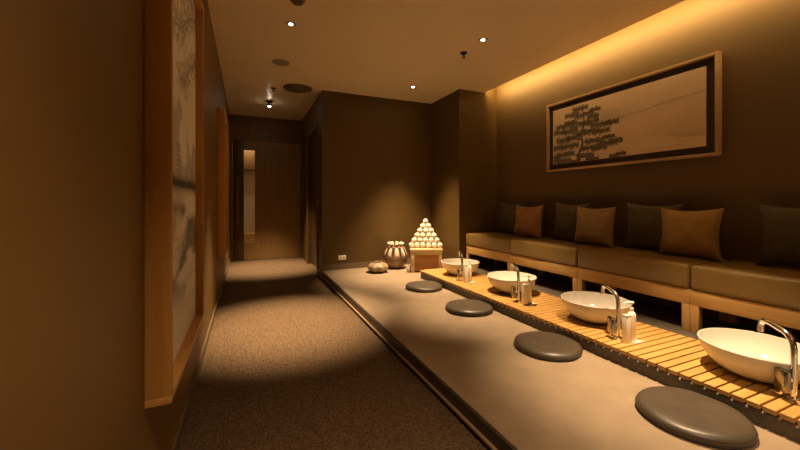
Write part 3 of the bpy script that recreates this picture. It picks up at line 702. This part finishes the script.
# balls: triangular pyramid, six layers
def ball_mesh(seed, r=0.0372):
    bm = bmesh.new(); bmesh.ops.create_icosphere(bm, subdivisions=3, radius=r)
    for v in bm.verts:
        n = v.co.normalized(); a = math.atan2(n.y, n.x)
        v.co = n * (r * (1 + 0.03 * math.sin(9 * a + seed) * (1 - abs(n.z)) ** 0.5 * (n.z > -0.9) + 0.05 * noise.noise(n * 3.5 + Vector((seed, 0, 0))) - 0.012))
    lathe(bm, [(0, r * 0.95), (0.006, r * 0.97), (0.005, r * 1.04), (0.010, r * 1.16), (0.006, r * 1.19), (0, r * 1.15)], 10)
    me = bpy.data.meshes.new('cloth_ball')
    for f in bm.faces: f.smooth = True
    bm.to_mesh(me); bm.free(); me.materials.append(M['cloth']); return me
meshes = [ball_mesh(k * 3.1) for k in range(3)]
Dm = 0.0745; NL = 6; zb = ZP + 0.001 + ztop + 0.0365
lay = {0: 'in the bottom layer', 1: 'in the second layer', 2: 'in the third layer', 3: 'in the fourth layer', 4: 'in the layer of three under the top', 5: ''}
view = math.atan2(SX, SY)
ca, sa = math.cos(-view), math.sin(-view)
for L_ in range(NL):
    n = NL - L_
    for row in range(n):
        for k in range(n - row):
            lx = (k - (n - row - 1) / 2) * Dm
            ly = (row - (n - 1) / 3) * Dm * 0.866
            wx = lx * ca - ly * sa; wy = lx * sa + ly * ca
            o = bpy.data.objects.new('cloth_ball', random.choice(meshes)); COL.objects.link(o)
            o.location = (SX + wx, SY + wy, zb + L_ * Dm * 0.8165)
            o.rotation_euler = (random.uniform(-0.5, 0.5) + 0.9 * 0, random.uniform(-0.5, 0.5), random.uniform(0, 6.28))
            lb = 'white cloth-wrapped ball at the very top of the pyramid' if L_ == 5 else 'white cloth-wrapped ball %s of the pyramid' % lay[L_]
            tag(o, lb, 'ball', 'white cloth balls stacked in a pyramid on the stand')

# ------------------------------------------------------------------ big jar
JX, JY = 1.867, 4.45
t = thing('ceramic_jar', 'round brown clay jar with pale petals, dark stripes and knotted top', 'jar', (JX, JY, ZP + 0.0005), 0.3)
def jprof(z):  # body radius against height
    return 0.085 + 0.075 * math.sin(PI * min(1, (z / 0.30)) ** 0.85 * 0.93)
zs = [0, 0.01, 0.03, 0.06, 0.09, 0.12, 0.15, 0.18, 0.21, 0.235, 0.26, 0.28, 0.295]
prof = [(0, 0)] + [(jprof(z), z) for z in zs] + [(0.082, 0.305), (0.085, 0.312), (0.070, 0.314), (0.068, 0.29), (0, 0.285)]
obj('body', lathe(bmesh.new(), prof, 56), M['clay'], t)
for k in range(9):
    a0 = 2 * PI * k / 9
    for nm, w0, w1, m, e in (('petal', -0.21, 0.13, M['petal'], 0.006), ('stripe', 0.14, 0.475, M['stripe'], 0.004)):
        bm = bmesh.new(); NU, NV = 6, 10; grid = []
        for s in (0, 1):
            g = []
            for j in range(NV + 1):
                f = j / NV; z = (0.180 if nm == 'petal' else 0.165) + f * ((0.292 if nm == 'petal' else 0.290) - (0.180 if nm == 'petal' else 0.165))
                wd = math.sin(PI * (0.12 + 0.78 * f)) ** 0.7 if nm == 'petal' else (0.25 + 0.70 * f)
                row = []
                for i in range(NU + 1):
                    q = -1 + 2 * i / NU; a = a0 + (w0 + w1) / 2 + q * (w1 - w0) / 2 * wd
                    rr = jprof(z) + 0.0005 + (e * (1 - q * q * 0.7) if s else 0)
                    row.append(bm.verts.new((rr * math.cos(a), rr * math.sin(a), z)))
                g.append(row)
            grid.append(g)
        for s in (0, 1):
            for j in range(NV):
                for i in range(NU): bm.faces.new((grid[s][j][i], grid[s][j][i + 1], grid[s][j + 1][i + 1], grid[s][j + 1][i]))
        rim = [(0, i) for i in range(NU)] + [(j, NU) for j in range(NV)] + [(NV, i) for i in range(NU, 0, -1)] + [(j, 0) for j in range(NV, 0, -1)]
        for p, q in zip(rim, rim[1:] + rim[:1]): bm.faces.new((grid[0][p[0]][p[1]], grid[0][q[0]][q[1]], grid[1][q[0]][q[1]], grid[1][p[0]][p[1]]))
        obj(nm, bm, m, t)
for k in range(9):
    a = 2 * PI * k / 9
    bm = bmesh.new(); bmesh.ops.create_icosphere(bm, subdivisions=2, radius=0.027)
    for v in bm.verts: v.co *= 1 + 0.15 * noise.noise(v.co * 60 + Vector((k, 0, 0)))
    for v in bm.verts: v.co = Vector((v.co.x + 0.094 * math.cos(a), v.co.y + 0.094 * math.sin(a), v.co.z * 0.75 + 0.334))
    obj('knot', bm, M['knot'], t)
# squat pot
t = thing('squat_pot', 'small squat mottled bronze-green pot left of the jar', 'pot', (1.55, 4.28, ZP + 0.0005))
prof = [(0, 0), (0.075, 0), (0.085, 0.006), (0.115, 0.025), (0.135, 0.052), (0.137, 0.070), (0.122, 0.095), (0.090, 0.114), (0.052, 0.123), (0.047, 0.130), (0.050, 0.137), (0.040, 0.137), (0.036, 0.122), (0, 0.118)]
def lob(r, z, a): return r * (1 + 0.03 * math.cos(8 * a) * (0.02 < z < 0.118)), z
obj('body', lathe(bmesh.new(), prof, 64, fn=lob), M['bronze'], t)
# small cup between the jar and the stand
t = thing('small_cup', 'tiny white cup on the floor between jar and stand', 'cup', (1.99, 4.33, ZP + 0.0005))
t.location = (1.905, 4.115, ZP + 0.0005)
obj('body', lathe(bmesh.new(), [(0, 0), (0.018, 0), (0.026, 0.02), (0.031, 0.05), (0.029, 0.05), (0.024, 0.02), (0.015, 0.004), (0, 0.004)], 28), M['ceramic'], t)

# ------------------------------------------------------------------ world, camera
w = bpy.data.worlds.new('world'); SC.world = w; w.use_nodes = True
w.node_tree.nodes['Background'].inputs[0].default_value = (0.02, 0.015, 0.01, 1); w.node_tree.nodes['Background'].inputs[1].default_value = 0.1
cam = bpy.data.cameras.new('camera'); co = bpy.data.objects.new('camera', cam); COL.objects.link(co)
FPX = 352.0
cam.sensor_width = 36; cam.lens = 36 * FPX / 800; cam.shift_y = -23 / 800; cam.clip_start = 0.02
co.location = (0, 0, H); co.rotation_euler = (PI / 2, 0, -math.atan2(153, FPX))
SC.camera = co
vs = SC.view_settings; vs.view_transform = 'Standard'; vs.look = 'None'; vs.gamma = 1; vs.exposure = 1.45; vs.use_curve_mapping = False
